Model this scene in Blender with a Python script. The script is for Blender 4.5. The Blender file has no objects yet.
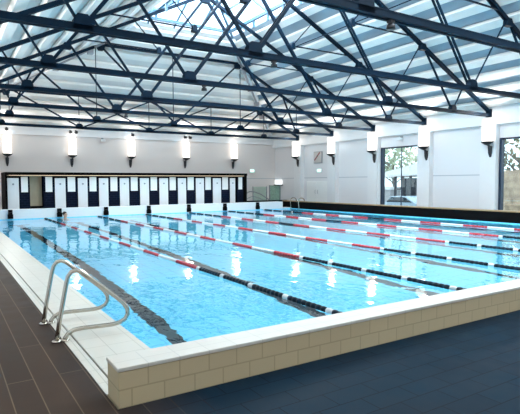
import bpy, bmesh, math, random
from mathutils import Vector, Matrix
random.seed(7)
scene = bpy.context.scene
COL = scene.collection

# ------------------------------------------------------------------ materials
def new_mat(name):
    m = bpy.data.materials.new(name); m.use_nodes = True
    nt = m.node_tree; nt.nodes.clear()
    out = nt.nodes.new('ShaderNodeOutputMaterial')
    return m, nt, out
def pbsdf(nt, out, col=(.8, .8, .8), rough=.5, metal=0., spec=.5):
    b = nt.nodes.new('ShaderNodeBsdfPrincipled')
    b.inputs['Base Color'].default_value = (*col, 1)
    b.inputs['Roughness'].default_value = rough
    b.inputs['Metallic'].default_value = metal
    b.inputs['Specular IOR Level'].default_value = spec
    nt.links.new(b.outputs[0], out.inputs[0]); return b
def simple(name, col, rough=.5, metal=0., noise=.06, scale=8., spec=.5):
    """plain surface with a little procedural variation"""
    m, nt, out = new_mat(name); b = pbsdf(nt, out, col, rough, metal, spec)
    tc = nt.nodes.new('ShaderNodeTexCoord'); n = nt.nodes.new('ShaderNodeTexNoise')
    n.inputs['Scale'].default_value = scale
    nt.links.new(tc.outputs['Object'], n.inputs['Vector'])
    mr = nt.nodes.new('ShaderNodeMapRange')
    mr.inputs['To Min'].default_value = 1 - noise; mr.inputs['To Max'].default_value = 1 + noise
    nt.links.new(n.outputs['Fac'], mr.inputs['Value'])
    mx = nt.nodes.new('ShaderNodeMix'); mx.data_type = 'RGBA'; mx.blend_type = 'MULTIPLY'
    mx.inputs['Factor'].default_value = 1
    mx.inputs['A'].default_value = (*col, 1)
    nt.links.new(mr.outputs[0], mx.inputs['B'])
    nt.links.new(mx.outputs['Result'], b.inputs['Base Color'])
    return m
def emit(name, col, s):
    m, nt, out = new_mat(name); e = nt.nodes.new('ShaderNodeEmission')
    e.inputs[0].default_value = (*col, 1); e.inputs[1].default_value = s
    nt.links.new(e.outputs[0], out.inputs[0]); return m
def brick_nodes(nt, axes, c1, c2, mortar, bw, bh, ms, offset=.5, bias=0.):
    """brick texture laid in the plane given by two object axes (metres)"""
    tc = nt.nodes.new('ShaderNodeTexCoord'); sp = nt.nodes.new('ShaderNodeSeparateXYZ')
    nt.links.new(tc.outputs['Object'], sp.inputs[0])
    cb = nt.nodes.new('ShaderNodeCombineXYZ')
    nt.links.new(sp.outputs[axes[0]], cb.inputs[0]); nt.links.new(sp.outputs[axes[1]], cb.inputs[1])
    br = nt.nodes.new('ShaderNodeTexBrick')
    br.inputs['Scale'].default_value = 1
    br.inputs['Color1'].default_value = (*c1, 1); br.inputs['Color2'].default_value = (*c2, 1)
    br.inputs['Mortar'].default_value = (*mortar, 1)
    br.inputs['Brick Width'].default_value = bw; br.inputs['Row Height'].default_value = bh
    br.inputs['Mortar Size'].default_value = ms; br.inputs['Mortar Smooth'].default_value = .1
    br.inputs['Bias'].default_value = bias
    br.offset = offset
    nt.links.new(cb.outputs[0], br.inputs['Vector'])
    return br, sp
def brick_mat(name, axes, c1, c2, mortar, bw, bh, ms, rough=.5, offset=.5, bump=.3, spec=.4):
    m, nt, out = new_mat(name); b = pbsdf(nt, out, c1, rough, 0, spec)
    br, _ = brick_nodes(nt, axes, c1, c2, mortar, bw, bh, ms, offset)
    nt.links.new(br.outputs['Color'], b.inputs['Base Color'])
    if bump:
        bp = nt.nodes.new('ShaderNodeBump'); bp.inputs['Strength'].default_value = bump
        bp.inputs['Distance'].default_value = .01; bp.invert = True
        nt.links.new(br.outputs['Fac'], bp.inputs['Height']); nt.links.new(bp.outputs[0], b.inputs['Normal'])
    return m

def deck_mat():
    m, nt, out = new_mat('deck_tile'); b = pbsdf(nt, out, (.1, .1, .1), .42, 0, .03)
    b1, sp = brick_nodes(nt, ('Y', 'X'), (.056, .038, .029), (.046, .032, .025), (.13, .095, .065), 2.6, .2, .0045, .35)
    b2, _ = brick_nodes(nt, ('X', 'Y'), (.005, .019, .034), (.004, .015, .028), (.002, .004, .009), .4, .2, .005, .5)  # bluish reflected light painted into the tile colour of the right deck
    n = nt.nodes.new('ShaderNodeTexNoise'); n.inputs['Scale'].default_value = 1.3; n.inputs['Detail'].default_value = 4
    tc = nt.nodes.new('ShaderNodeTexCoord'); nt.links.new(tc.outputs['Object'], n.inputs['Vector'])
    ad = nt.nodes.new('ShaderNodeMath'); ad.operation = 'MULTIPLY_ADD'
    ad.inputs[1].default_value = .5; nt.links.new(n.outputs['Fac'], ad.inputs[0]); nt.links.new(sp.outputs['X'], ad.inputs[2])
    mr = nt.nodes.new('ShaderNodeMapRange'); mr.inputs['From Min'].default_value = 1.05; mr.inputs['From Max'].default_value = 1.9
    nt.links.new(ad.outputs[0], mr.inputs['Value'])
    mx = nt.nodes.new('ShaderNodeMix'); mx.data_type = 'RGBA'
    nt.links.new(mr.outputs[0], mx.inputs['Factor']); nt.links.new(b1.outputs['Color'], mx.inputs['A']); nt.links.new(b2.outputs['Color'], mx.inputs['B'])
    n2 = nt.nodes.new('ShaderNodeTexNoise'); n2.inputs['Scale'].default_value = 3.; n2.inputs['Detail'].default_value = 5
    nt.links.new(tc.outputs['Object'], n2.inputs['Vector'])
    mr2 = nt.nodes.new('ShaderNodeMapRange'); mr2.inputs['To Min'].default_value = .65; mr2.inputs['To Max'].default_value = 1.35
    nt.links.new(n2.outputs['Fac'], mr2.inputs['Value'])
    mm = nt.nodes.new('ShaderNodeMix'); mm.data_type = 'RGBA'; mm.blend_type = 'MULTIPLY'; mm.inputs['Factor'].default_value = 1
    nt.links.new(mx.outputs['Result'], mm.inputs['A']); nt.links.new(mr2.outputs[0], mm.inputs['B'])
    nt.links.new(mm.outputs['Result'], b.inputs['Base Color'])
    mr3 = nt.nodes.new('ShaderNodeMapRange'); mr3.inputs['To Min'].default_value = .32; mr3.inputs['To Max'].default_value = .6
    nt.links.new(n2.outputs['Fac'], mr3.inputs['Value']); nt.links.new(mr3.outputs[0], b.inputs['Roughness'])
    return m

def wall_mat(name='white_wall', base=(.80, .785, .79)):
    """white painted panels with a thin horizontal joint"""
    m, nt, out = new_mat(name); b = pbsdf(nt, out, (.8, .8, .8), .6, 0, .3)
    tc = nt.nodes.new('ShaderNodeTexCoord'); sp = nt.nodes.new('ShaderNodeSeparateXYZ'); nt.links.new(tc.outputs['Object'], sp.inputs[0])
    cmp_ = nt.nodes.new('ShaderNodeMath'); cmp_.operation = 'COMPARE'; cmp_.inputs[1].default_value = 1.9; cmp_.inputs[2].default_value = .022
    nt.links.new(sp.outputs['Z'], cmp_.inputs[0])
    mx = nt.nodes.new('ShaderNodeMix'); mx.data_type = 'RGBA'
    mx.inputs['A'].default_value = (*base, 1); mx.inputs['B'].default_value = (.50, .51, .54, 1)
    nt.links.new(cmp_.outputs[0], mx.inputs['Factor']); nt.links.new(mx.outputs['Result'], b.inputs['Base Color'])
    return m

def water_mat():
    m, nt, out = new_mat('pool_water')
    g = nt.nodes.new('ShaderNodeBsdfPrincipled')
    g.inputs['Base Color'].default_value = (1, 1, 1, 1); g.inputs['Roughness'].default_value = .0
    g.inputs['IOR'].default_value = 1.33; g.inputs['Transmission Weight'].default_value = 1
    tc = nt.nodes.new('ShaderNodeTexCoord')
    mp = nt.nodes.new('ShaderNodeMapping'); mp.inputs['Scale'].default_value = (1., .55, 1); mp.inputs['Rotation'].default_value = (0, 0, .5)
    nt.links.new(tc.outputs['Object'], mp.inputs[0])
    n1 = nt.nodes.new('ShaderNodeTexNoise'); n1.inputs['Scale'].default_value = 1.6; n1.inputs['Detail'].default_value = 2; n1.inputs['Distortion'].default_value = .4
    n2 = nt.nodes.new('ShaderNodeTexNoise'); n2.inputs['Scale'].default_value = 6.; n2.inputs['Detail'].default_value = 2; n2.inputs['Distortion'].default_value = .3
    for n in (n1, n2): nt.links.new(mp.outputs[0], n.inputs['Vector'])
    a = nt.nodes.new('ShaderNodeMath'); a.operation = 'MULTIPLY_ADD'; a.inputs[1].default_value = .22
    nt.links.new(n2.outputs['Fac'], a.inputs[0]); nt.links.new(n1.outputs['Fac'], a.inputs[2])
    bp = nt.nodes.new('ShaderNodeBump'); bp.inputs['Strength'].default_value = 1.; bp.inputs['Distance'].default_value = .015
    nt.links.new(a.outputs[0], bp.inputs['Height']); nt.links.new(bp.outputs[0], g.inputs['Normal'])
    nt.links.new(g.outputs[0], out.inputs[0]); return m

def pane_mat(name, tint=(.9, .97, .96), gloss=.12, rough=.02):
    m, nt, out = new_mat(name)
    t = nt.nodes.new('ShaderNodeBsdfTransparent'); t.inputs[0].default_value = (*tint, 1)
    g = nt.nodes.new('ShaderNodeBsdfGlossy'); g.inputs['Roughness'].default_value = rough
    mx = nt.nodes.new('ShaderNodeMixShader'); mx.inputs[0].default_value = gloss
    nt.links.new(t.outputs[0], mx.inputs[1]); nt.links.new(g.outputs[0], mx.inputs[2]); nt.links.new(mx.outputs[0], out.inputs[0])
    return m
def stone_mat():
    m, nt, out = new_mat('rubble_stone'); b = pbsdf(nt, out, (.3, .24, .18), .9)
    tc = nt.nodes.new('ShaderNodeTexCoord'); v = nt.nodes.new('ShaderNodeTexVoronoi'); v.inputs['Scale'].default_value = 2.6
    nt.links.new(tc.outputs['Object'], v.inputs['Vector'])
    cr = nt.nodes.new('ShaderNodeValToRGB')
    cr.color_ramp.elements[0].color = (.62, .47, .33, 1); cr.color_ramp.elements[1].color = (.26, .19, .14, 1)
    nt.links.new(v.outputs['Distance'], cr.inputs[0]); nt.links.new(cr.outputs[0], b.inputs['Base Color']); return m

M = dict(
    wall=wall_mat(), wall_warm=wall_mat('warm_white_wall', (.80, .745, .715)), white=simple('white_paint', (.82, .81, .81), .5, noise=.02),
    sheet=simple('roof_sheet_shaded', (.36, .43, .50), .6, noise=.10, scale=1.3, spec=.2), sheet_lit=simple('roof_sheet_lit', (.80, .785, .77), .6, noise=.08, scale=1.3, spec=.2),  # one roof sheet: right slope coloured as shaded, the rest as lamplit
    rib=simple('roof_rib', (.92, .90, .86), .5, noise=.05, scale=3),
    steel=simple('truss_steel', (.003, .014, .030), .55, 0, .25, 4, .08),
    steel_blue=simple('curb_steel', (.05, .14, .22), .4, 0, .1, 4),
    black=simple('black_board', (.005, .0045, .005), .6, 0, .2, 3, .05),
    tan=simple('tan_coping', (.38, .24, .12), .5, 0, .12, 4),
    navy=brick_mat('navy_board', ('X', 'Z'), (.006, .010, .022), (.005, .009, .019), (.016, .02, .045), .25, .12, .008, .8, spec=.03),
    door=simple('cubicle_white', (.80, .80, .80), .4, 0, .02),
    inset=simple('inset_white', (.90, .89, .86), .4, 0, .02),
    wood=simple('tan_board', (.40, .33, .22), .6, 0, .15, 3),
    grey=simple('grey_metal', (.30, .31, .33), .4, .3),
    chrome=simple('polished_steel', (.50, .46, .40), .2, 1., .04, 10),
    shade=emit('lit_shade', (1, .965, .90), 2.6),
    cup=simple('sconce_metal', (.035, .035, .04), .4, .4),
    strip=emit('warm_strip', (1, .80, .55), 1.6),
    exit=emit('exit_panel', (.55, 1, .82), 2.6),
    lamp=emit('lamp_white', (.95, 1, 1), 1.6),
    end_block=brick_mat('cream_block', ('X', 'Z'), (.56, .445, .275), (.53, .42, .26), (.42, .33, .20), .25, .1325, .006, .55, .5, .25),
    coping=brick_mat('cream_coping', ('X', 'Y'), (.62, .58, .52), (.60, .56, .50), (.50, .47, .42), .25, .5, .004, .4, 0, .1),
    edging=brick_mat('edge_tile', ('Y', 'X'), (.60, .565, .50), (.57, .54, .475), (.42, .39, .33), .3, .27, .004, .38, 0, .2),
    slot=simple('gutter_slot', (.16, .15, .13), .6),
    basin=brick_mat('pool_tile', ('X', 'Y'), (.21, .77, .97), (.20, .76, .96), (.12, .60, .86), .3, .3, .012, .4, 0, 0),
    lane=simple('black_tile', (.012, .014, .018), .4, 0, .1),
    water=water_mat(), pane=pane_mat('window_glass'), sky_pane=pane_mat('roof_glass', (.86, .95, 1.), .06),
    screen=pane_mat('green_glass', (.80, .91, .86), .08, .1),
    red=simple('red_float', (.46, .030, .045), .6, 0, .08, 20), fwhite=simple('white_float', (.72, .71, .69), .6, 0, .04, 20),
    dark=simple('dark_float', (.006, .016, .028), .5, 0, .1, 20, .15),
    frame=simple('navy_frame', (.012, .03, .065), .4),
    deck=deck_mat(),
    skin=simple('skin', (.62, .36, .24), .5, 0, .05), hair=simple('wet_hair', (.012, .009, .008), .35), eye=simple('eye', (.05, .04, .04), .2),
    lip=simple('lip', (.45, .17, .15), .5), suit=simple('swimsuit', (.02, .03, .08), .5),
    ground=simple('outdoor_paving', (.40, .40, .42), .9, 0, .15, 1.), stone=stone_mat(),
    bark=simple('bark', (.09, .065, .05), .9, 0, .3, 10), leaf=simple('pale_leaf', (.42, .50, .34), .7, 0, .35, 2.),
    leaf2=simple('olive_leaf', (.16, .17, .09), .7, 0, .35, 2.),
    dwood=simple('dark_timber', (.05, .055, .07), .7, 0, .2, 5), carpaint=simple('car_paint', (.50, .63, .75), .25, .2, .03),
    carglass=simple('car_glass', (.03, .05, .07), .1), tyre=simple('tyre', (.015, .015, .015), .8),
    clock=simple('clock_face', (.56, .52, .50), .5, 0, .04), hand=simple('clock_hand', (.30, .10, .10), .5), hub=simple('hub', (.1, .1, .1), .4),
    roofpale=simple('pale_roof', (.85, .86, .88), .6, 0, .04),
)

# ------------------------------------------------------------------ mesh builder
class MB:
    def __init__(s): s.bm = bmesh.new(); s.mi = 0
    def _faces(s, vs, fl):
        v = [s.bm.verts.new(p) for p in vs]
        for f in fl:
            try:
                q = s.bm.faces.new([v[i] for i in f]); q.material_index = s.mi
            except ValueError: pass
        return v
    def box(s, x0, x1, y0, y1, z0, z1):
        s._faces([(x, y, z) for x in (x0, x1) for y in (y0, y1) for z in (z0, z1)],
                 [(0, 1, 3, 2), (4, 6, 7, 5), (0, 4, 5, 1), (2, 3, 7, 6), (0, 2, 6, 4), (1, 5, 7, 3)]); return s
    def bar(s, p, q, w, h, up=(0, 0, 1)):
        p, q = Vector(p), Vector(q); d = (q - p).normalized(); u = Vector(up)
        a = d.cross(u)
        if a.length < 1e-4: a = d.cross(Vector((0, 1, 0)))
        a.normalize(); b = a.cross(d).normalized()
        vs = [e + a * (w / 2 * i) + b * (h / 2 * j) for e in (p, q) for i in (-1, 1) for j in (-1, 1)]
        s._faces(vs, [(0, 1, 3, 2), (4, 6, 7, 5), (0, 4, 5, 1), (2, 3, 7, 6), (0, 2, 6, 4), (1, 5, 7, 3)]); return s
    def tube(s, pts, r, n=10, closed=False):
        pts = [Vector(p) for p in pts]; rings = []; ref = None
        rr = r if isinstance(r, (list, tuple)) else [r] * len(pts)
        for i, p in enumerate(pts):
            d = (pts[min(i + 1, len(pts) - 1)] - pts[max(i - 1, 0)]).normalized()
            if ref is None:
                ref = d.cross(Vector((0, 0, 1)))
                if ref.length < 1e-3: ref = d.cross(Vector((0, 1, 0)))
            ref = (ref - d * ref.dot(d)).normalized(); b = d.cross(ref)
            rings.append([s.bm.verts.new(p + (ref * math.cos(t) + b * math.sin(t)) * rr[i]) for t in [2 * math.pi * k / n for k in range(n)]])
        for A, B in zip(rings, rings[1:]):
            for k in range(n):
                f = s.bm.faces.new((A[k], A[(k + 1) % n], B[(k + 1) % n], B[k])); f.material_index = s.mi; f.smooth = True
        for R in (rings[0][::-1], rings[-1]):
            f = s.bm.faces.new(R); f.material_index = s.mi
        return s
    def lathe(s, prof, c=(0, 0, 0), n=20, axis='z'):
        def P(r, h, t):
            a, b = r * math.cos(t), r * math.sin(t)
            v = {'z': (a, b, h), 'y': (a, h, b), 'x': (h, a, b)}[axis]
            return (v[0] + c[0], v[1] + c[1], v[2] + c[2])
        rings = [[s.bm.verts.new(P(r, h, 2 * math.pi * k / n)) for k in range(n)] for r, h in prof]
        for A, B in zip(rings, rings[1:]):
            for k in range(n):
                f = s.bm.faces.new((A[k], A[(k + 1) % n], B[(k + 1) % n], B[k])); f.material_index = s.mi; f.smooth = True
        for R in (rings[0], rings[-1]):
            f = s.bm.faces.new(R); f.material_index = s.mi
        return s
    def poly(s, pts, ext):
        """polygon extruded by a vector"""
        n = len(pts); e = Vector(ext); A = [s.bm.verts.new(p) for p in pts]; B = [s.bm.verts.new(Vector(p) + e) for p in pts]
        for f in (A, B[::-1]):
            q = s.bm.faces.new(f); q.material_index = s.mi
        for i in range(n):
            q = s.bm.faces.new((A[i], B[i], B[(i + 1) % n], A[(i + 1) % n])); q.material_index = s.mi
        return s
    def ball(s, c, r, sc=(1, 1, 1), n=14):
        mat = Matrix.Translation(c) @ Matrix.Diagonal((*sc, 1))
        res = bmesh.ops.create_uvsphere(s.bm, u_segments=n, v_segments=max(6, n // 2 + 2), radius=r, matrix=mat)
        for v in res['verts']:
            for f in v.link_faces: f.smooth = True; f.material_index = s.mi
        return s
    def build(s, name, mats, parent=None, bevel=0., seg=2):
        bm = s.bm
        bmesh.ops.recalc_face_normals(bm, faces=bm.faces)
        me = bpy.data.meshes.new(name)
        if parent is not None:
            off = parent.matrix_world.translation if not parent.parent else parent.location + parent.parent.location
            off = world_loc(parent)
            bmesh.ops.translate(bm, verts=bm.verts, vec=-off)
        bm.to_mesh(me); bm.free()
        for m in (mats if isinstance(mats, (list, tuple)) else [mats]): me.materials.append(m)
        o = bpy.data.objects.new(name, me); COL.objects.link(o)
        if parent is not None: o.parent = parent
        if bevel:
            b = o.modifiers.new('bevel', 'BEVEL'); b.width = bevel; b.segments = seg; b.limit_method = 'ANGLE'
        return o
def world_loc(o):
    v = Vector(o.location)
    while o.parent: o = o.parent; v += Vector(o.location)
    return v
def tag(o, label=None, cat=None, group=None, kind=None):
    if label: o['label'] = label
    if cat: o['category'] = cat
    if group: o['group'] = group
    if kind: o['kind'] = kind
    return o
def thing(name, label, cat, loc=(0, 0, 0), group=None):
    o = bpy.data.objects.new(name, None); o.empty_display_size = .1; COL.objects.link(o); o.location = loc
    return tag(o, label, cat, group)
def copy_tree(o, loc=None, label=None):
    r = o.copy(); COL.objects.link(r)
    if loc is not None: r.location = loc
    if label: r['label'] = label
    for ch in list(o.children):
        c = ch.copy(); COL.objects.link(c); c.parent = r
        for g in list(ch.children):
            d = g.copy(); COL.objects.link(d); d.parent = c
    return r
def structure(mb, name, mats, parent=None, **k):
    o = mb.build(name, mats, parent, **k)
    if parent is None: o['kind'] = 'structure'
    return o
ORD = ['first', 'second', 'third', 'fourth', 'fifth', 'sixth', 'seventh', 'eighth', 'ninth', 'tenth', 'eleventh', 'twelfth']

# ------------------------------------------------------------------ dimensions
XL, XR = -.55, 21.25              # side walls
YF, YB = -4.0, 30.2               # front and back walls
PX0, PX1, PY0, PY1 = 1.68, 18.62, 3.66, 24.67   # pool
RX = 10.4
def zr(x): return 5.0 + .5 * (21 - x) if x > RX else 5.0 + .5 * (x + .2)
T0, SP = 6.30, 3.47               # truss positions

# ------------------------------------------------------------------ setting
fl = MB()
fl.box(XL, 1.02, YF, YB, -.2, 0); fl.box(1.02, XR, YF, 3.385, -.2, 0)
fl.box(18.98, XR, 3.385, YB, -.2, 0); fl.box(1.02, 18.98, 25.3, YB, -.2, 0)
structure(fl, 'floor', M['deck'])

e = MB(); e.box(1.02, 1.115, 3.66, PY1, -.15, .006); e.box(1.135, PX0, 3.66, PY1, -.15, .006)
e.mi = 1; e.box(1.115, 1.135, 3.66, PY1, -.15, -.01)
e.mi = 2; e.box(1.115, 1.635, 3.66, 3.67, -.15, .0)
structure(e, 'pool_edging', [M['edging'], M['slot'], M['slot']])

w = MB(); w.box(1.03, 18.98, 3.385, 3.66, -.05, .265)
w.mi = 1; w.box(1.022, 18.98, 3.378, 3.665, .265, .295)
structure(w, 'pool_end_wall', [M['end_block'], M['coping']], bevel=.006)

p = MB(); p.box(.9, 17.95, PY1, 25.3, -.2, .42)
structure(p, 'starting_platform', M['white'], bevel=.015)
p = MB(); p.box(17.95, 18.62, PY1, 25.3, -.2, .05); structure(p, 'pool_far_coping', M['white'])

lg = MB(); lg.box(18.62, 18.98, 3.385, 25.6, -.1, .43); lg.mi = 1; lg.box(18.60, 19.0, 3.385, 25.62, .415, .46)
structure(lg, 'side_ledge', [M['black'], M['tan']])
lg = MB(); lg.box(16.06, 19.0, 25.62, 25.95, 0, .46); lg.mi = 1; lg.box(16.06, 19.0, 25.62, 25.97, .46, .48)
structure(lg, 'far_ledge', [M['black'], M['black']])

D = -2.1
b = MB()
b._faces([(PX0, PY0, D), (PX1, PY0, D), (PX1, PY1, D), (PX0, PY1, D)], [(0, 1, 2, 3)])
BX0, BX1, BY0, BY1 = PX0 + .006, PX1 - .006, PY0 + .01, PY1 - .006
for a, c in (((BX0, BY0), (BX1, BY0)), ((BX1, BY0), (BX1, BY1)), ((BX1, BY1), (BX0, BY1)), ((BX0, BY1), (BX0, BY0))):
    b._faces([(*a, D), (*c, D), (*c, -.0), (*a, -.0)], [(0, 1, 2, 3)])
basin = structure(b, 'pool_basin', M['basin'])
for k in range(7):
    x = 2.90 + 2.45 * k
    l = MB(); l.box(x - .125, x + .125, 5.0, 23.4, D, D + .006)
    l.box(x - .4, x + .4, 23.4, 23.65, D, D + .006)
    l.build('lane_line', M['lane'], basin)
wt = MB(); wt._faces([(PX0, PY0, -.03), (PX1, PY0, -.03), (PX1, PY1, -.03), (PX0, PY1, -.03)], [(0, 1, 2, 3)])
wo = wt.build('pool_water', M['water']); tag(wo, 'clear pale blue rippling pool water with black lane lines below', 'water', kind='stuff')

# walls
wb = MB(); wb.box(XL - .2, XR + .4, YB, YB + .25, -.2, 5.3); structure(wb, 'wall_back', M['wall_warm'])
wl = MB(); wl.box(XL - .2, XL, YF, YB + .25, -.2, 5.2); structure(wl, 'wall_left', M['wall'])
wf = MB(); wf.box(XL - .2, XR + .4, YF - .2, YF, -.2, 5.2)
wf.poly([(XL - .2, YF - .2, 5.2), (XR + .4, YF - .2, 5.2), (RX, YF - .2, 10.6)], (0, .2, 0)); structure(wf, 'wall_front', M['wall'])

TY = [T0 + SP * k for k in range(-3, 7)]    # pilaster lines
win_bays = [(TY[2], TY[3]), (TY[4], TY[5]), (TY[6], TY[7])]  # nearest bay lies out of view, its window added for daylight on the deck
WH = 3.52
wr = MB(); HW = .37
ys = [YF] + [v for a, c in win_bays for v in (a + HW, c - HW)] + [YB + .25]
for a, c in zip(ys[0::2], ys[1::2]): wr.box(XR, XR + .3, a, c, -.2, 5.3)
for a, c in win_bays: wr.box(XR, XR + .3, a + HW, c - HW, WH, 5.3)
structure(wr, 'wall_right', M['wall'])
for i, y in enumerate(TY):
    t = MB(); t.box(XR - .3, XR, y - HW, y + HW, 0, 4.12); structure(t, 'trim_%d' % (i + 1), M['white'])
t = MB(); t.box(XR - .22, XR, YF, YB, 4.12, 5.0); structure(t, 'trim_11', M['white'])
t = MB(); t.box(XL, XR - .22, YB - .12, YB, 4.35, 5.0); structure(t, 'trim_12', M['white'])
for i, (a, c) in enumerate(win_bays):
    f = MB(); y0, y1 = a + HW, c - HW
    f.box(XR - .02, XR + .2, y1 - .11, y1, 0, WH); f.box(XR + .05, XR + .2, y0, y0 + .08, 0, WH)
    f.box(XR + .05, XR + .2, y0, y1, WH - .07, WH); f.box(XR + .05, XR + .2, y0, y1, 0, .1)
    f.box(XR + .08, XR + .14, (y0 + y1) / 2 - .012, (y0 + y1) / 2 + .012, .1, WH - .07)
    fo = structure(f, 'window_%d' % (i + 1), M['frame'])
    g = MB(); g.box(XR + .10, XR + .115, y0 + .08, y1 - .11, .1, WH - .07); g.build('pane', M['pane'], fo)

# door pair in the far bay of the right wall
d = MB(); d.box(XR - .03, XR + .02, 24.2, 26.45, 0, 1.72)
do = structure(d, 'door_1', M['door'])
for a, c in ((24.28, 25.3), (25.35, 26.37)):
    k = MB(); k.box(XR - .06, XR - .03, a, c, .02, 1.66); dlf = k.build('door_leaf', M['inset'], do, bevel=.01)
    yy = 25.2 if a < 25 else 25.45
    k = MB(); k.tube([(XR - .06, yy, .85), (XR - .11, yy, .87), (XR - .11, yy, 1.08), (XR - .06, yy, 1.1)], .012, 8); k.build('handle', M['grey'], dlf)

# roof
SX0, SX1, SY0, SY1 = 7.8, 13.0, 0.0, 22.2
EV = XR + .35; EVL = 2 * RX - EV; HB = 9.2
def P(x, y): return (x, y, min(zr(x), 5 + .5 * (YB - y)))
c = MB()
def roofpoly(pts, th=.06):
    c.poly([Vector(P(*q)) for q in pts], (0, 0, th))
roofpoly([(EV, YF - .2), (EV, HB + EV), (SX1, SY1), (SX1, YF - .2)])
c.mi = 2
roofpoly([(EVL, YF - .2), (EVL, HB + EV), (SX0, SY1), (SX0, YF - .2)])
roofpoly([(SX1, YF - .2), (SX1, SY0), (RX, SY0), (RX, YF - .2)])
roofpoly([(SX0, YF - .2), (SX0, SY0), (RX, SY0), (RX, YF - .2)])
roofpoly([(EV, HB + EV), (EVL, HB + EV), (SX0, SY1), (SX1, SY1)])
c.mi = 1
k = 0
while True:                                   # white ribs running along the building, following its two slopes
    x = 20.75 - .82 * k
    if x < SX1 + .1: break
    for sgn in (1, -1):
        xx = x if sgn > 0 else 2 * RX - x
        n = Vector((.4472 * sgn, 0, .8944))
        a = Vector((xx, YF, zr(xx))) - n * .10; bb = Vector((xx, HB + x, zr(xx))) - n * .10
        c.bar(a, bb, .36, .14, up=n)
    yb = HB + x
    n = Vector((0, .4472, .8944)); z = 5 + .5 * (YB - yb)
    c.bar(Vector((x, yb, z)) - n * .10, Vector((2 * RX - x, yb, z)) - n * .10, .36, .14, up=n)
    k += 1
structure(c, 'ceiling', [M['sheet'], M['rib'], M['sheet_lit']])

# ridge skylight
f = MB()
for sgn in (1, -1):
    X = lambda q: q if sgn > 0 else 2 * RX - q
    y = SY0
    while y <= 21.9:
        top = RX if y <= 19.6 else RX + (y - 19.6)
        f.bar((X(SX1), y, zr(SX1)), (X(top), y, zr(top)), .05, .09); y += 2.314
    f.bar((X(11.7), SY0, zr(11.7)), (X(11.7), HB + 11.7, zr(11.7)), .04, .07)
x = SX0 + .65
while x < SX1:
    yt = HB + max(x, 2 * RX - x); f.bar((x, SY1, zr(SX1)), (x, yt, 5 + .5 * (YB - yt)), .05, .09); x += 1.3
f.bar((RX, SY0, zr(RX)), (RX, 19.6, zr(RX)), .1, .14)
f.bar((RX, 19.6, zr(RX)), (SX1, SY1, zr(SX1)), .09, .12); f.bar((RX, 19.6, zr(RX)), (SX0, SY1, zr(SX1)), .09, .12)
sk = structure(f, 'window_4', M['steel_blue'])
for pts in ([(SX1, SY0), (SX1, SY1), (RX, 19.6), (RX, SY0)], [(SX0, SY0), (SX0, SY1), (RX, 19.6), (RX, SY0)], [(SX1, SY1), (SX0, SY1), (RX, 19.6)]):
    g = MB(); g._faces([Vector(P(*q)) + Vector((0, 0, .05)) for q in pts], [tuple(range(len(pts)))]); g.build('pane', M['sky_pane'], sk)
cb = MB(); zc = zr(12.45) - .22
for sgn in (1, -1):
    xx = 12.55 if sgn > 0 else 2 * RX - 12.55
    cb.bar((xx, SY0, zr(12.55) - .12), (xx, 21.7, zr(12.55) - .12), .12, .12)
    y = 1.
    while y < 21.5: cb.box(xx - .04, xx + .04, y - .05, y + .05, zr(12.55) - .5, zr(12.55) - .16); y += 1.157
cb.bar((12.55, 21.75, zr(12.55) - .12), (2 * RX - 12.55, 21.75, zr(12.55) - .12), .12, .12)
cb.build('curb_beam', M['steel_blue'], sk)

# hip rafters
for sgn, lab in ((1, 'pale sloping hip rafter running down to the far right corner of the roof'), (-1, 'pale sloping hip rafter running down to the far left corner of the roof')):
    X = lambda q: q if sgn > 0 else 2 * RX - q
    pt = lambda x, dz: Vector((X(x), HB + x, zr(x) + dz))
    h = thing('hip_rafter', None, None, pt(SX1, -.3)); h['kind'] = 'structure'
    q = MB(); q.bar(pt(SX1, -.14), pt(20.6, -.14), .26, .24); q.build('beam', M['roofpale'], h)
    q = MB(); q.bar(pt(SX1 + .3, -.34), pt(19.6, -.34), .10, .06); q.build('conduit', M['grey'], h)
    for xx in (13.4, 14.6, 15.9, 17.1, 18.3):
        q = MB(); ctr = pt(xx, -.42); q.box(ctr.x - .13, ctr.x + .13, ctr.y - .13, ctr.y + .13, ctr.z - .14, ctr.z + .1); q.build('junction_box', M['grey'], h, bevel=.02)

# ------------------------------------------------------------------ trusses
ZB = 4.55
def chz(x): return 4.62 + .5 * (21.15 - x) if x > RX else 4.62 + .5 * (x + .35)
mir = lambda x: 2 * RX - x
def gusset(t, x, z, y, w=.42, h=.30, up=True):
    g = MB(); s = 1 if up else -1
    g.poly([(x - w / 2, y - .09, z - s * .05), (x + w / 2, y - .09, z - s * .05), (x + w * .42, y - .09, z + s * h * .6), (x + w * .25, y - .09, z + s * h), (x - w * .25, y - .09, z + s * h), (x - w * .42, y - .09, z + s * h * .6)], (0, .18, 0))
    g.build('gusset_plate', M['steel'], t)
def web(t, a, b, y, w=.09, name='web_brace', d=.08):
    q = MB()
    q.bar((a[0], y - .05, a[1]), (b[0], y - .05, b[1]), d * .6, w, up=(0, 1, 0)) if False else q.bar((a[0], y, a[1]), (b[0], y, b[1]), d, w, up=(0, 0, 1))
    q.build(name, M['steel'], t)
def bottom(t, y):
    q = MB()
    for dy in (-.055, .055): q.box(-.4, 21.1, y + dy - .035, y + dy + .035, ZB - .065, ZB + .065)
    q.box(-.4, 21.1, y - .10, y + .10, ZB + .045, ZB + .065)
    q.build('bottom_chord', M['steel'], t)
    for x in (-.35, 21.05):
        q = MB(); q.box(x - .12, x + .07, y - .12, y + .12, ZB - .08, ZB + .26); q.build('end_shoe', M['steel'], t)
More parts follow.
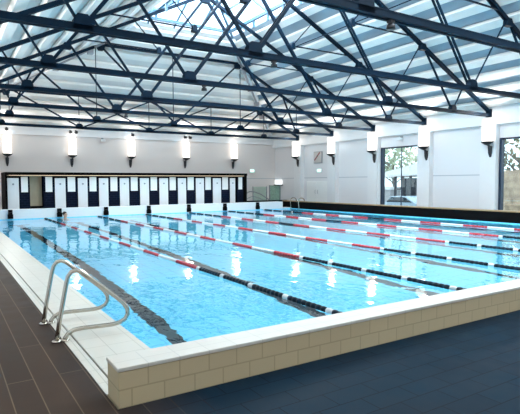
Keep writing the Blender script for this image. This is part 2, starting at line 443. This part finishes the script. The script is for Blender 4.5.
def full_truss(y, label):
    t = thing('roof_truss', label, 'truss', (RX, y, ZB), 'roof trusses')
    bottom(t, y)
    for s in (0, 1):
        m = (lambda x: x) if not s else mir
        q = MB(); q.bar((m(21.1), y - .05, chz(m(21.1))), (RX, y - .05, chz(RX)), .045, .115); q.bar((m(21.1), y + .05, chz(m(21.1))), (RX, y + .05, chz(RX)), .045, .115)
        q.build('top_chord', M['steel'], t)
        n1, n2 = m(18.4), m(14.52); i1 = m(12.65)
        zi = 7.26; up1 = m(16.55)
        web(t, (n1, ZB), (up1, chz(up1)), y, .065, 'web_brace', .06)
        web(t, (n1, ZB), (m(19.1), chz(m(19.1))), y, .05, 'web_brace', .05)
        web(t, (n2, ZB), (m(16.35), chz(m(16.35))), y, .075 if s else .035, 'web_brace', .06 if s else .035)
        q = MB()
        for dy in (-.06, .06): q.bar((n2, y + dy, ZB), (RX, y + dy, chz(RX) - .1), .035, .08)
        q.build('long_brace', M['steel'], t)
        web(t, (i1, zi), (m(15.9), zi), y, .045, 'tie_bar', .05)
        web(t, (i1, zi), (m(13.7), chz(m(13.7))), y, .035, 'tie_rod', .035)
        gusset(t, n1, ZB, y, .38, .25); gusset(t, n2, ZB, y, .42, .28)
        gusset(t, i1, zi - .08, y, .2, .2); gusset(t, m(16.45), chz(m(16.45)) - .12, y, .32, .2)
    gusset(t, RX, chz(RX), y, .6, .35, False)
    return t
full = ['nearest roof truss, dark steel, crossing the top right corner', 'second nearest dark roof truss, entering near the top of the left edge of the photo',
        'third dark roof truss from the camera, just beyond the second', 'fourth dark roof truss from the camera, near the middle of the hall',
        'fifth dark roof truss from the camera, last with a full pointed peak']
TR = []
for k in range(5):
    y = T0 + SP * k
    if k == 0: TR.append(full_truss(y, full[0]))
    else: TR.append(copy_tree(TR[0], (RX, y, ZB), full[k]))
def cut_truss(y, zt, label, nodes, diag):
    t = thing('roof_truss', label, 'truss', (RX, y, ZB), 'roof trusses'); bottom(t, y)
    xt = 21.15 - (zt - 4.62) * 2
    q = MB(); q.box(mir(xt), xt, y - .06, y + .06, zt - .06, zt + .06); q.build('top_bar', M['steel'], t)
    for s in (0, 1):
        m = (lambda x: x) if not s else mir
        q = MB(); q.bar((m(21.1), y, chz(m(21.1))), (m(xt), y, zt), .12, .13); q.build('top_chord', M['steel'], t)
    for x in nodes:
        gusset(t, x, ZB, y, .4, .22); web(t, (x, ZB), (x, min(zt, chz(x))), y, .03, 'hanger_rod', .03)
    for a, b_ in diag:
        web(t, (a, ZB), (b_, min(zt, chz(b_))), y, .07); web(t, (mir(a), ZB), (mir(b_), min(zt, chz(b_))), y, .07)
    for x in (xt, mir(xt)): gusset(t, x, zt, y, .4, .28, False)
    return t
cut_truss(T0 + SP * 5, 8.12, 'sixth dark roof truss from the camera, flat topped below the hipped roof end', [2.65, 6.4, 10.3, 14.3, 18.2], [(10.3, 14.2), (14.4, 17.0), (18.2, 17.2)])
cut_truss(T0 + SP * 6, 6.25, 'low flat topped truss closest to the back wall', [2.65, 6.4, 10.3, 14.3, 18.2], [(14.3, 17.6), (10.3, 14.3), (14.3, 10.4)])

wbz = MB(); wbz.tube([(12.7, T0 + SP * 3, 7.2), (14.3, T0 + SP, 8.0)], .022, 8)
tag(wbz.build('brace_rod', M['steel']), 'thin diagonal rod tying the second roof truss to the fourth on the right slope', 'brace')

hb = ['under the nearest roof truss', 'under the second roof truss, left of the image centre', 'under the third roof truss', 'under the fifth roof truss, above the second wall lamp']
dl0 = None
for (x, y), lb in zip(((6.97, T0), (6.85, T0 + SP), (6.76, T0 + 2 * SP), (6.67, T0 + 4 * SP)), hb):
    if dl0 is None:
        dl0 = thing('downlight', 'small black downlight clamped ' + lb, 'light', (x, y, 4.49), 'downlights on the trusses')
        q = MB(); q.box(x - .05, x + .05, y - .05, y + .05, 4.44, 4.485); q.build('clamp', M['cup'], dl0)
        q = MB(); q.lathe([(.03, 4.44), (.075, 4.40), (.085, 4.33), (.02, 4.328)], (x, y, 0), 14); q.build('lamp_head', M['cup'], dl0)
    else: copy_tree(dl0, (x, y, 4.49), 'small black downlight clamped ' + lb)

# ------------------------------------------------------------------ wall lamps
def sconce(loc, rot, label, proto=[None]):
    if proto[0] is None:
        t = thing('wall_lamp', label, 'wall lamp', (0, 0, 0), 'tall lit wall lamps')
        # local frame: wall at y=0, lamp towards -y
        q = MB(); q.lathe([(.18, .0), (.21, .02), (.21, .98), (.18, 1.0)], (0, -.27, 0), 24); q.build('lamp_shade', M['shade'], t)
        q = MB(); q.lathe([(.05, -.16), (.12, -.13), (.235, -.05), (.26, -.004)], (0, -.27, 0), 24); q.build('cup', M['cup'], t)
        q = MB(); q.poly([(-.09, -.1, -.20), (.09, -.1, -.20), (.075, -.09, -.5), (.03, -.06, -.68), (-.03, -.06, -.68), (-.075, -.09, -.5)], (0, .1, 0)); q.bar((0, -.02, -.24), (0, -.27, -.12), .06, .08); q.build('bracket', M['cup'], t, bevel=.01)
        proto[0] = t; t.location = loc; t.rotation_euler = (0, 0, rot); return t
    t = copy_tree(proto[0], loc, label); t.rotation_euler = (0, 0, rot); return t
bl = ['leftmost tall lit wall lamp on the back wall, above the left end of the cubicles', 'second tall lit wall lamp from the left on the back wall', 'middle of the five tall lit wall lamps on the back wall',
      'fourth tall lit wall lamp from the left on the back wall', 'tall lit wall lamp on the back wall above the right end of the cubicles']
SC = []
for x, lb in zip((3.2, 6.65, 10.2, 13.93, 17.62), bl):
    sconce((x, YB, 3.26), 0, lb); SC.append((x, YB - .27, 3.26))
rl = ['tall lit wall lamp on the right wall nearest the far corner', 'tall lit wall lamp on the right wall just right of the square clock', 'tall lit wall lamp on the right wall just left of the middle window',
      'tall lit wall lamp on the pillar just right of the middle window', 'tall lit wall lamp on the pillar left of the window at the right edge']
for y, lb in zip((27.0, 23.4, 20.0, 16.5, 13.1), rl):
    sconce((XR - .3, y, 3.36), -math.pi / 2, lb); SC.append((XR - .57, y, 3.4))

def floods(x, lab, base=[None]):
    if base[0] is None:
        t = thing('spotlight', lab, 'spotlight', (x, YB - .12, 4.58), 'small spotlights high on the back wall')
        q = MB(); q.lathe([(.04, -.30), (.09, -.28), (.075, -.10), (.03, -.06)], (x, YB - .12, 4.58), 14, 'y'); q.build('lamp_head', M['cup'], t)
        q = MB(); q.box(x - .02, x + .02, YB - .22, YB - .12, 4.56, 4.72); q.build('bracket', M['cup'], t); base[0] = t
    else: copy_tree(base[0], (x, YB - .12, 4.58), lab)
for x, lb in ((3.18, 'small black spotlight above the leftmost back wall lamp'), (6.55, 'left of the two black spotlights above the second back wall lamp'), (6.87, 'right of the two black spotlights above the second back wall lamp'),
              (10.27, 'small black spotlight above the middle back wall lamp'), (13.85, 'left of the two black spotlights above the fourth back wall lamp'), (14.2, 'right of the two black spotlights above the fourth back wall lamp')): floods(x, lb)

t = thing('security_lamp', 'small white security lamp on the back wall between second and third wall lamps', 'light', (8.46, YB - .0, 4.2))
q = MB(); q.box(8.32, 8.60, YB - .28, YB - .12, 4.1, 4.25); q.build('housing', M['door'], t, bevel=.02)
q = MB(); q.box(8.42, 8.5, YB - .14, YB + .02, 4.15, 4.34); q.build('bracket', M['grey'], t)
t = thing('security_lamp', 'small white security lamp on the right wall above the middle window', 'light', (XR, 18.3, 3.9))
q = MB(); q.box(XR - .28, XR - .1, 18.2, 18.44, 3.82, 3.96); q.build('housing', M['door'], t, bevel=.02)
q = MB(); q.box(XR - .12, XR + .02, 18.28, 18.36, 3.85, 4.05); q.build('bracket', M['grey'], t)

# exit signs, clock, wall light
def exit_sign(name, loc, rot, label):
    t = thing(name, label, 'sign', (0, 0, 0), 'small green exit signs')
    q = MB(); q.box(-.19, .19, -.07, 0, -.11, .11); q.build('sign_box', M['white'], t, bevel=.01)
    q = MB(); q.box(-.17, .17, -.078, -.07, -.09, .09); q.build('sign_face', M['exit'], t)
    t.location = loc; t.rotation_euler = (0, 0, rot)
exit_sign('exit_sign', (19.2, YB, 2.44), 0, 'small glowing green exit sign on the back wall right of the cubicles')
exit_sign('exit_sign', (XR, 25.1, 2.37), -math.pi / 2, 'small glowing green exit sign on the right wall below the square clock')
t = thing('pace_clock', 'grey square pace clock with one long dark red hand on the right wall', 'clock', (XR, 25.2, 3.2))
q = MB(); q.box(XR - .07, XR, 24.82, 25.65, 2.85, 3.62); q.build('case', M['grey'], t, bevel=.02)
q = MB(); q.box(XR - .078, XR - .07, 24.86, 25.61, 2.89, 3.58); cf = q.build('clock_face', M['clock'], t)
q = MB(); q.bar((XR - .09, 25.55, 3.05), (XR - .09, 25.0, 3.55), .02, .09); q.build('clock_hand', M['hand'], cf)
q = MB(); q.lathe([(.05, -.11), (.05, -.075)], (XR, 25.25, 3.32), 14, 'x'); q.build('hub', M['hub'], cf)
t = thing('wall_light', 'white wall light with dark underside at the far corner above the green glass screen', 'wall light', (XR, 29.5, 1.55))
q = MB(); q.box(XR - .2, XR, 29.25, 29.95, 1.45, 1.8); q.build('diffuser', M['lamp'], t, bevel=.04)
q = MB(); q.box(XR - .24, XR, 29.2, 30.0, 1.37, 1.45); q.build('base', M['cup'], t)

# glass screens and handrail behind the far ledge
t = thing('glass_screen', 'pale glass balustrade panel behind the far black ledge, left of the greener one', 'screen', (18.6, 28.2, 0), 'glass screens behind the far ledge')
q = MB(); q.box(18.0, 19.15, 28.19, 28.205, .08, 1.32); q.build('glass', M['screen'], t)
for x in (18.02, 19.13):
    q = MB(); q.box(x - .02, x + .02, 28.17, 28.22, 0, 1.34); q.build('post', M['grey'], t)
t = thing('glass_screen', 'greener glass balustrade panel under the white corner wall light', 'screen', (19.8, 28.0, 0), 'glass screens behind the far ledge')
q = MB(); q.box(19.28, 20.15, 28.0, 28.015, .08, 1.4); q.box(19.28, 20.15, 28.05, 28.065, .08, 1.4); q.build('glass', M['screen'], t)
for x in (19.28, 20.15):
    q = MB(); q.box(x - .02, x + .02, 27.98, 28.08, 0, 1.42); q.build('post', M['grey'], t)
t = thing('stair_handrail', 'curved steel stair handrail behind the far black ledge right of the cubicles', 'handrail', (16.8, 27.2, 0))
q = MB(); q.tube([(16.85, 27.2, 0), (16.87, 27.2, .8), (16.95, 27.2, .95), (17.15, 27.2, 1.02), (17.5, 27.2, 1.0), (18.0, 27.2, .84), (18.6, 27.2, .50), (18.7, 27.2, .40), (18.7, 27.2, 0)], .03, 10); q.build('rail', M['grey'], t)
q = MB(); q.tube([(16.86, 27.2, .55), (17.4, 27.2, .72), (17.9, 27.2, .58), (18.6, 27.2, .25)], .02, 8); q.build('mid_rail', M['grey'], t)
for x in (16.85, 18.7):
    q = MB(); q.lathe([(.07, 0), (.07, .012)], (x, 27.2, 0), 14); q.build('flange', M['grey'], t)

# ------------------------------------------------------------------ changing cubicles
CY = 26.0
t = thing('cubicle_canopy', 'long black flat canopy and frame over the row of changing cubicles', 'canopy', (9.35, 26.6, 0))
q = MB(); q.box(2.62, 16.05, 25.75, 27.6, 2.02, 2.16); q.build('roof_slab', M['black'], t)
q = MB(); q.box(2.75, 15.95, 26.25, 27.6, 1.995, 2.02); q.build('soffit', M['wood'], t)
q = MB(); q.box(2.62, 2.70, 25.8, 27.6, 0, 2.02); q.build('side_panel', M['black'], t)
q = MB(); q.box(15.97, 16.05, 25.8, 27.6, 0, 2.02); q.build('side_panel', M['black'], t)
q = MB(); q.box(2.7, 15.97, 27.5, 27.6, 0, 1.995); q.build('back_panel', M['navy'], t)
q = MB(); q.box(2.8, 15.9, 25.92, 25.97, 2.0, 2.02); q.build('strip_light', M['strip'], t)
whites = [(2.73, 3.23), (4.88, 5.39), (6.0, 6.48), (7.07, 7.56), (8.18, 8.68), (9.3, 9.81), (10.42, 10.94), (11.55, 12.05), (12.68, 13.2), (13.8, 14.34), (14.97, 15.33)]
navies = [(3.25, 3.73), (4.36, 4.86), (5.42, 5.97), (6.51, 7.04), (7.6, 8.15), (8.71, 9.27), (9.84, 10.39), (10.97, 11.52), (12.08, 12.65), (13.23, 13.77), (14.37, 14.94), (15.5, 15.95)]
for i, (a, c_) in enumerate(whites):
    lb = 'tall white changing cubicle door, %s' % (('%s white door from the left end of the row' % ORD[i]) if i < 6 else ('%s white door from the right end of the row' % ORD[10 - i]))
    lb = lb.replace('first white door from the left end', 'leftmost white door').replace('first white door from the right end', 'narrow rightmost white door')
    t = thing('white_cubicle', lb, 'cubicle', ((a + c_) / 2, CY, 0), 'white cubicle fronts')
    q = MB(); q.box(a, c_, CY - .02, CY + .03, .02, 1.88); dl = q.build('door_leaf', M['door'], t, bevel=.008)
    q = MB(); q.lathe([(.045, -.05), (.045, -.02)], ((a + c_) / 2, CY, 1.58), 12, 'y'); q.build('latch', M['grey'], dl)
for i, (a, c_) in enumerate(navies):
    pos = ('%s from the left end of the row' % ORD[i]) if i < 6 else ('%s from the right end of the row' % ORD[11 - i])
    lb = 'navy cubicle panel with white upper half, ' + pos
    t = thing('navy_cubicle', lb, 'cubicle', ((a + c_) / 2, CY + .1, 0), 'navy cubicle fronts')
    q = MB(); q.box(a, c_, CY + .06, CY + .10, .3, 1.93); q.build('navy_board', M['navy'], t)
    q = MB(); q.box(a + .09, c_ - .09, CY + .035, CY + .06, 1.19, 1.94); q.build('white_inset', M['inset'], t)
    for x in (a + .02, c_ - .02):
        q = MB(); q.box(x - .02, x + .02, CY + .05, CY + .11, 0, .3); q.build('foot', M['navy'], t)
t = thing('open_cubicle', 'open cubicle bay with tan back board, no door, near the left end', 'cubicle', (4.05, 26.4, 0))
q = MB(); q.box(3.77, 4.33, 26.4, 26.44, .5, 1.98); q.build('back_board', M['wood'], t)
q = MB(); q.box(3.77, 4.33, 26.2, 26.44, .0, .5); q.build('bench_box', M['black'], t)

# lane marker boxes on the platform
lm = None
where = ['leftmost black lane box on the white far wall', 'black lane box partly behind the swimmer at the far wall', 'third black lane box from the left on the white far wall', 'middle black lane box on the white far wall',
         'third black lane box from the right on the white far wall', 'second black lane box from the right on the white far wall', 'rightmost black lane box on the white far wall']
for x, lb in zip((2.67, 4.80, 7.02, 9.26, 11.56, 13.82, 16.05), where):
    if lm is None:
        lm = thing('lane_box', lb, 'lane box', (x, PY1, .0), 'black lane boxes on the far wall')
        q = MB(); q.box(x - .11, x + .11, PY1 - .16, PY1, .02, .22); q.build('lower_box', M['black'], lm, bevel=.012)
        q = MB(); q.box(x - .09, x + .09, PY1 - .14, PY1, .22, .425); q.build('upper_box', M['black'], lm, bevel=.012)
        ub = lm.children[-1]
        q = MB(); q.tube([(x - .07, PY1 - .14, .30), (x - .07, PY1 - .2, .30), (x + .07, PY1 - .2, .30), (x + .07, PY1 - .14, .30)], .012, 8); q.build('grip', M['cup'], ub)
    else: copy_tree(lm, (x, PY1, 0), lb)

# ------------------------------------------------------------------ lane ropes
def segs(k):
    out = []; y = PY0 + .12
    while y < 8.35:
        out.append((y, y + .80, 'dark')); out.append((y + .80, y + .92, 'fwhite')); y += .92
    red = True; n = 0
    while y < 20.6:
        L = .95
        c0 = 'red' if red else 'fwhite'
        if k >= 3 and n == 7: c0 = 'dark'
        out.append((y, y + L, c0)); y += L; red = not red; n += 1
    while y < PY1 - .3:
        e_ = min(y + .80, PY1 - .12); out.append((y, e_, 'dark'))
        if e_ + .12 < PY1 - .12: out.append((e_, e_ + .12, 'fwhite'))
        y += .92
    return out
rl_ = ['lane rope nearest the left pool edge, red and white with dark ends', 'second lane rope from the left pool edge', 'third lane rope from the left pool edge', 'third lane rope from the right hand black ledge',
       'second lane rope from the right hand black ledge', 'lane rope nearest the right hand black ledge']
CN = {'dark': 'dark blue float section', 'fwhite': 'white float section', 'red': 'red float section'}
rope0 = {}
for k in range(6):
    x = 4.10 + 2.45 * k
    pat = k >= 3
    if pat in rope0:
        copy_tree(rope0[pat], (x, PY0, 0), rl_[k]); continue
    t = thing('lane_rope', rl_[k], 'lane rope', (x, PY0, 0), 'floating lane ropes'); rope0[pat] = t
    for y0, y1, cn in segs(k):
        q = MB(); n = max(1, round((y1 - y0) / .10)); L = (y1 - y0) / n
        prof = []
        for j in range(n):
            s0 = y0 + j * L
            prof += [(.018, s0), (.038, s0 + .012), (.042, s0 + L * .5), (.038, s0 + L - .012), (.022, s0 + L - .001)]
        q.lathe(prof, (x, 0, -.012), 9, 'y'); o = q.build('float_section', M[cn], t); o['label'] = CN[cn]
    q = MB(); q.tube([(x, PY0, .0), (x, PY1, .0)], .008, 6); q.build('cable', M['grey'], t)

# ------------------------------------------------------------------ grab rails
def rail_pts(y):
    pr = [(.95, .0), (.985, .22), (1.06, .60), (1.075, .655), (1.11, .70), (1.16, .715), (1.21, .695), (1.27, .645), (1.58, .375), (1.645, .31), (1.685, .245), (1.69, .185), (1.66, .135), (1.60, .105), (1.52, .095), (1.2, .105), (1.12, .10), (1.065, .075), (1.035, .035), (1.03, 0)]
    return [(a, y, b_) for a, b_ in pr]
t = thing('grab_rail', 'steel pool grab rail loop on the left edge, nearer of the pair', 'grab rail', (.98, 5.18, 0), 'grab rails on the left pool edge')
q = MB(); q.tube(rail_pts(5.18), .023, 12); q.build('rail', M['chrome'], t)
for xx in (.95, 1.03):
    q = MB(); q.lathe([(.048, 0.004), (.048, .016), (.03, .024)], (xx, 5.18, 0), 16); q.build('flange', M['chrome'], t)
copy_tree(t, (.98, 5.93, 0), 'steel pool grab rail loop on the left edge, farther of the pair')

t = thing('pool_ladder', 'small steel pool ladder at the far right corner against the black ledge', 'ladder', (18.4, 24.05, 0))
for y in (23.65, 24.45):
    q = MB(); q.tube([(18.40, y, -.9), (18.40, y, .2), (18.36, y, .45), (18.42, y, .60), (18.55, y, .66), (18.7, y, .64), (18.8, y, .56), (18.83, y, .455)], .03, 10); q.build('rail', M['chrome'], t)
for z in (-.2, -.5, -.8):
    q = MB(); q.box(18.36, 18.44, 23.65, 24.45, z, z + .03); q.build('tread', M['chrome'], t)

# ------------------------------------------------------------------ swimmer
def swimmer():
    px, py = 4.99, 24.30
    t = thing('person', 'swimmer with dark wet hair resting at the far wall, head above the water', 'person', (px, py, -.36))
    me = bpy.data.meshes.new('body'); bm = bmesh.new(); lay = bm.verts.layers.skin.verify()
    def v(x, y, z, r, ry=None):
        q_ = bm.verts.new((x, y, z + .4)); q_[lay].radius = (r, ry or r); return q_
    pel = v(0, 0, -.82, .15, .11); pel[lay].use_root = True
    bel = v(0, 0, -.62, .135, .10); ch = v(0, -.01, -.38, .165, .11); ns = v(0, 0, -.17, .075, .07); nk = v(0, -.01, -.06, .055); hd0 = v(0, -.02, .03, .075, .085); hd1 = v(0, -.015, .12, .085, .10); hd2 = v(0, 0, .19, .06, .075)
    for a, b_ in ((pel, bel), (bel, ch), (ch, ns), (ns, nk), (nk, hd0), (hd0, hd1), (hd1, hd2)): bm.edges.new((a, b_))
    for s in (-1, 1):
        sh = v(.19 * s, 0, -.24, .06); el = v(.30 * s, -.16, -.42, .045); wr_ = v(.34 * s, -.38, -.36, .032); hn = v(.35 * s, -.47, -.34, .035, .018)
        bm.edges.new((ns, sh)); bm.edges.new((sh, el)); bm.edges.new((el, wr_)); bm.edges.new((wr_, hn))
        for j, (dx, L) in enumerate(((-.03, .07), (-.01, .085), (.01, .08), (.028, .06))):
            a = v(.35 * s + dx, -.47 - L * .6, -.335, .010); b_ = v(.35 * s + dx, -.47 - L, -.35, .008); bm.edges.new((hn, a)); bm.edges.new((a, b_))
        th = v(.35 * s - .055 * s, -.45, -.345, .010); th2 = v(.35 * s - .075 * s, -.49, -.35, .008); bm.edges.new((wr_, th)); bm.edges.new((th, th2))
        hp = v(.10 * s, 0, -.92, .095); kn = v(.12 * s, -.14, -1.32, .06); an = v(.12 * s, .06, -1.70, .04); ft = v(.13 * s, -.10, -1.80, .035, .025)
        bm.edges.new((pel, hp)); bm.edges.new((hp, kn)); bm.edges.new((kn, an)); bm.edges.new((an, ft))
    bm.to_mesh(me); bm.free(); me.materials.append(M['skin'])
    o = bpy.data.objects.new('body', me); COL.objects.link(o); o.parent = t
    o.modifiers.new('skin', 'SKIN').use_smooth_shade = True
    o.modifiers.new('sub', 'SUBSURF').levels = 2; o.modifiers['sub'].render_levels = 2
    R0 = Vector((px, py, .04))
    def part(name, mat, fn):
        q_ = MB(); fn(q_); return q_.build(name, M[mat], t)
    part('hair', 'hair', lambda q_: q_.ball(R0 + Vector((-.012, .03, .150)), .110, (.93, 1.0, .90), 20))
    part('nose', 'skin', lambda q_: q_.ball(R0 + Vector((.02, -.118, .075)), .016, (1, 1.2, 1.7)))
    for s in (-1, 1):
        part('eye', 'eye', lambda q_: q_.ball(R0 + Vector((.015 + .034 * s, -.098, .105)), .012))
        part('ear', 'skin', lambda q_: q_.ball(R0 + Vector((.088 * s, 0, .075)), .024, (.5, .9, 1.3)))
    part('mouth', 'lip', lambda q_: q_.ball(R0 + Vector((.016, -.10, .028)), .022, (1.2, .5, .4)))
    q_ = MB(); q_.lathe([(.155, -.98), (.172, -.86), (.16, -.74)], (px, py, 0), 20); q_.build('swim_trunks', M['suit'], t)
    t.rotation_euler = (0, 0, .25)
swimmer()

# ------------------------------------------------------------------ outdoors beyond the right wall
g = MB(); g.box(XR + .3, 60, -10, 60, -.9, -.6); structure(g, 'ground_outside', M['ground'])
def tree(x, y, z0, h, rad, lmat, label, n, leaf=.22, bare=False):
    t = thing('tree', label, 'tree', (x, y, z0)); q = MB()
    q.tube([(x, y, z0), (x + .1, y, z0 + h * .35), (x, y + .1, z0 + h * .7)], [.18, .14, .07], 8)
    for j in range(14):
        a = random.uniform(0, 6.28); zz = z0 + h * random.uniform(.3, .65); L = rad * random.uniform(.6, 1.1)
        m_ = Vector((x + math.cos(a) * L * .5, y + math.sin(a) * L * .5, zz + L * .35)); e_ = Vector((x + math.cos(a) * L, y + math.sin(a) * L, zz + L * random.uniform(.3, .9)))
        q.tube([(x, y, zz), m_, e_], [.06, .04, .015], 6)
    q.build('trunk', M['bark'], t)
    q = MB()
    for j in range(n):
        d_ = Vector((random.gauss(0, 1), random.gauss(0, 1), random.gauss(0, 1))).normalized() * rad * random.uniform(.35, 1) ** .5
        c_ = Vector((x, y, z0 + h * .72)) + Vector((d_.x, d_.y, d_.z * .75))
        u = Vector((random.gauss(0, 1), random.gauss(0, 1), random.gauss(0, 1))).normalized() * leaf; w_ = u.cross(Vector((random.random(), random.random(), random.random()))).normalized() * leaf * .6
        q._faces([c_ - u, c_ + w_, c_ + u, c_ - w_], [(0, 1, 2, 3)])
    q.build('foliage', lmat, t)
tree(36, 32.0, -.6, 6.0, 2.3, M['leaf'], 'pale green leafy tree seen through the upper left of the middle window', 420)
tree(41.5, 29.5, -.6, 6.4, 1.6, M['leaf2'], 'olive tree with loose foliage behind the pavilion outside the middle window', 160)
tree(31, 17.3, -.6, 5.6, 2.0, M['leaf2'], 'sparse bare branched tree seen above the stone bank through the right edge window', 120)
t = thing('pavilion', 'open dark timber shelter with pale roof outside the middle window', 'shelter', (30.5, 24.6, -.6))
q = MB(); q.poly([(29.2, 23.0, 3.1), (29.2, 27.6, 2.2), (29.2, 27.6, 1.95), (29.2, 23.0, 2.1)], (3.2, 0, 0)); q.build('roof', M['roofpale'], t)
for yy in (23.2, 23.9, 24.6, 25.3, 26.0):
    q = MB(); q.box(29.4, 29.55, yy - .07, yy + .07, -.6, 2.1); q.build('post', M['dwood'], t)
q = MB(); q.box(29.42, 29.5, 23.2, 26.0, 1.0, 1.12); q.box(29.42, 29.5, 23.2, 26.0, .2, .3); q.build('rail', M['dwood'], t)
q = MB(); q.box(32.0, 32.1, 23.0, 27.4, -.6, 1.9); q.build('back_screen', M['dwood'], t)
t = thing('garden_wall', 'low white garden wall outside the middle window, left of the shelter', 'wall', (30, 27.4, -.6))
q = MB(); q.box(29.9, 30.15, 26.1, 30.0, -.6, 1.0); q.build('wall_body', M['ground'], t); q = MB(); q.box(29.8, 30.25, 26.1, 30.0, 1.0, 1.22); q.build('cap', M['roofpale'], t)
t = thing('car', 'pale blue parked car low outside the middle window', 'car', (27.2, 23.2, -.6))
prof = [(21.2, -.35), (25.2, -.35), (25.25, .02), (24.9, .12), (24.2, .2), (23.7, .62), (22.4, .64), (21.7, .22), (21.2, .12)]
q = MB(); q.poly([(26.4, a, b_) for a, b_ in prof], (1.6, 0, 0)); q.build('body', M['carpaint'], t, bevel=.05)
q = MB(); q.poly([(26.37, a, b_) for a, b_ in ((24.1, .22), (23.66, .56), (22.45, .57), (21.9, .24))], (.03, 0, 0)); q.build('window', M['carglass'], t)
for yy in (22.0, 24.4):
    for xx in (26.36, 27.85):
        q = MB(); q.lathe([(.25, 0), (.28, .04), (.28, .14), (.25, .18)], (xx, yy, -.32), 18, 'x'); q.build('wheel', M['tyre'], t)
t = thing('stone_bank', 'brown rubble stone bank seen through the window at the right edge', 'bank', (27.5, 15, -.6))
q = MB()
N = 26
vs = []; 
for i in range(N + 1):
    for j in range(7):
        yy = 11 + i * .3; s_ = j / 6
        vs.append((26.6 + s_ * 1.3 + random.uniform(-.1, .1), yy, -.6 + s_ * 2.75 + random.uniform(-.12, .12)))
fs = [(i * 7 + j, (i + 1) * 7 + j, (i + 1) * 7 + j + 1, i * 7 + j + 1) for i in range(N) for j in range(6)]
q._faces(vs, fs); q.build('rubble_face', M['stone'], t)
q = MB(); q.box(27.9, 29.5, 11, 18.8, -.6, 2.1); q.build('earth_core', M['ground'], t)

# ------------------------------------------------------------------ light
def area(name, loc, rot, sx, sy, power, col):
    l = bpy.data.lights.new(name, 'AREA'); l.shape = 'RECTANGLE'; l.size = sx; l.size_y = sy; l.energy = power; l.color = col
    o = bpy.data.objects.new(name, l); COL.objects.link(o); o.location = loc; o.rotation_euler = rot; return o
ang = math.atan(.5)
xm = (SX1 + RX) / 2
SKY = (.93, .97, 1.)
area('skylight_right', (xm + .1, 10.5, zr(xm) + .35), (0, ang, 0), 2.9, 21.5, 4200, SKY)
area('skylight_left', (2 * RX - xm - .1, 10.5, zr(xm) + .35), (0, -ang, 0), 2.9, 21.5, 4200, SKY)
def uplight(x, y, z, dx, dy, e):
    l = bpy.data.lights.new('lamp_and_fill_uplight', 'SPOT'); l.energy = e; l.color = (1, .95, .88); l.shadow_soft_size = .15
    l.spot_size = math.radians(150); l.spot_blend = .9
    o = bpy.data.objects.new('lamp_and_fill_uplight', l); COL.objects.link(o); o.location = (x, y, z)
    o.rotation_euler = Vector((dx, dy, 1.)).to_track_quat('-Z', 'Y').to_euler()
for x, y, z in SC: uplight(x - (.25 if x > 20 else 0), y - (.45 if x > 20 else .25), z + .92, -1.3 if x > 20 else 0, 0 if x > 20 else -1.3, 380)
for y in (9.6, 6.2, 2.7): uplight(XR - .57, y, 4.5, -.9, 0, 420)  # added ceiling fill beyond the frame, no lamp built here
for y in (0., 3.5, 7., 10.5, 14., 17.5, 21., 24.5, 28.): uplight(XL + .3, y, 4.3, .9, 0, 420)  # same added fill along the unseen left wall, without fixtures
for x in (3.5, 7, 10.4, 14, 17.5): uplight(x, YF + .3, 4.3, 0, .9, 420)  # more added fill behind the camera, also without fixtures
for x, y, z in SC:
    l = bpy.data.lights.new('lamp_glow', 'POINT'); l.energy = 5; l.color = (1, .95, .88); l.shadow_soft_size = .12
    o = bpy.data.objects.new('lamp_glow', l); COL.objects.link(o); o.location = (x, y, z + 1.12)
wd = bpy.data.worlds.new('world'); scene.world = wd; wd.use_nodes = True
bg = wd.node_tree.nodes['Background']; bg.inputs[0].default_value = (.80, .90, 1., 1); bg.inputs[1].default_value = 3.4

# ------------------------------------------------------------------ camera
f_, yaw, pit, roll = 494.2, math.radians(31.561), math.radians(3.154), math.radians(-.293)
F = Vector((math.sin(yaw) * math.cos(pit), math.cos(yaw) * math.cos(pit), -math.sin(pit)))
R0 = Vector((math.cos(yaw), -math.sin(yaw), 0)); U0 = R0.cross(F)
R_ = R0 * math.cos(roll) + U0 * math.sin(roll); U_ = U0 * math.cos(roll) - R0 * math.sin(roll)
cam = bpy.data.cameras.new('camera'); co = bpy.data.objects.new('camera', cam); COL.objects.link(co)
mw = Matrix((R_, U_, -F)).transposed().to_4x4(); mw.translation = (0, 0, 1.6); co.matrix_world = mw
cam.sensor_fit = 'HORIZONTAL'; cam.sensor_width = 36; cam.lens = f_ / 520 * 36
cam.shift_x = (260 - 244.22) / 520; cam.shift_y = (209.91 - 207) / 520; cam.clip_start = .05; cam.clip_end = 300
scene.camera = co

scene.cycles.use_denoising = True
scene.cycles.max_bounces = 14; scene.cycles.diffuse_bounces = 6; scene.cycles.glossy_bounces = 6; scene.cycles.transmission_bounces = 8; scene.cycles.transparent_max_bounces = 12
scene.cycles.sample_clamp_indirect = 8
scene.view_settings.view_transform = 'Standard'
scene.view_settings.look = 'None'
scene.view_settings.exposure = -0.34
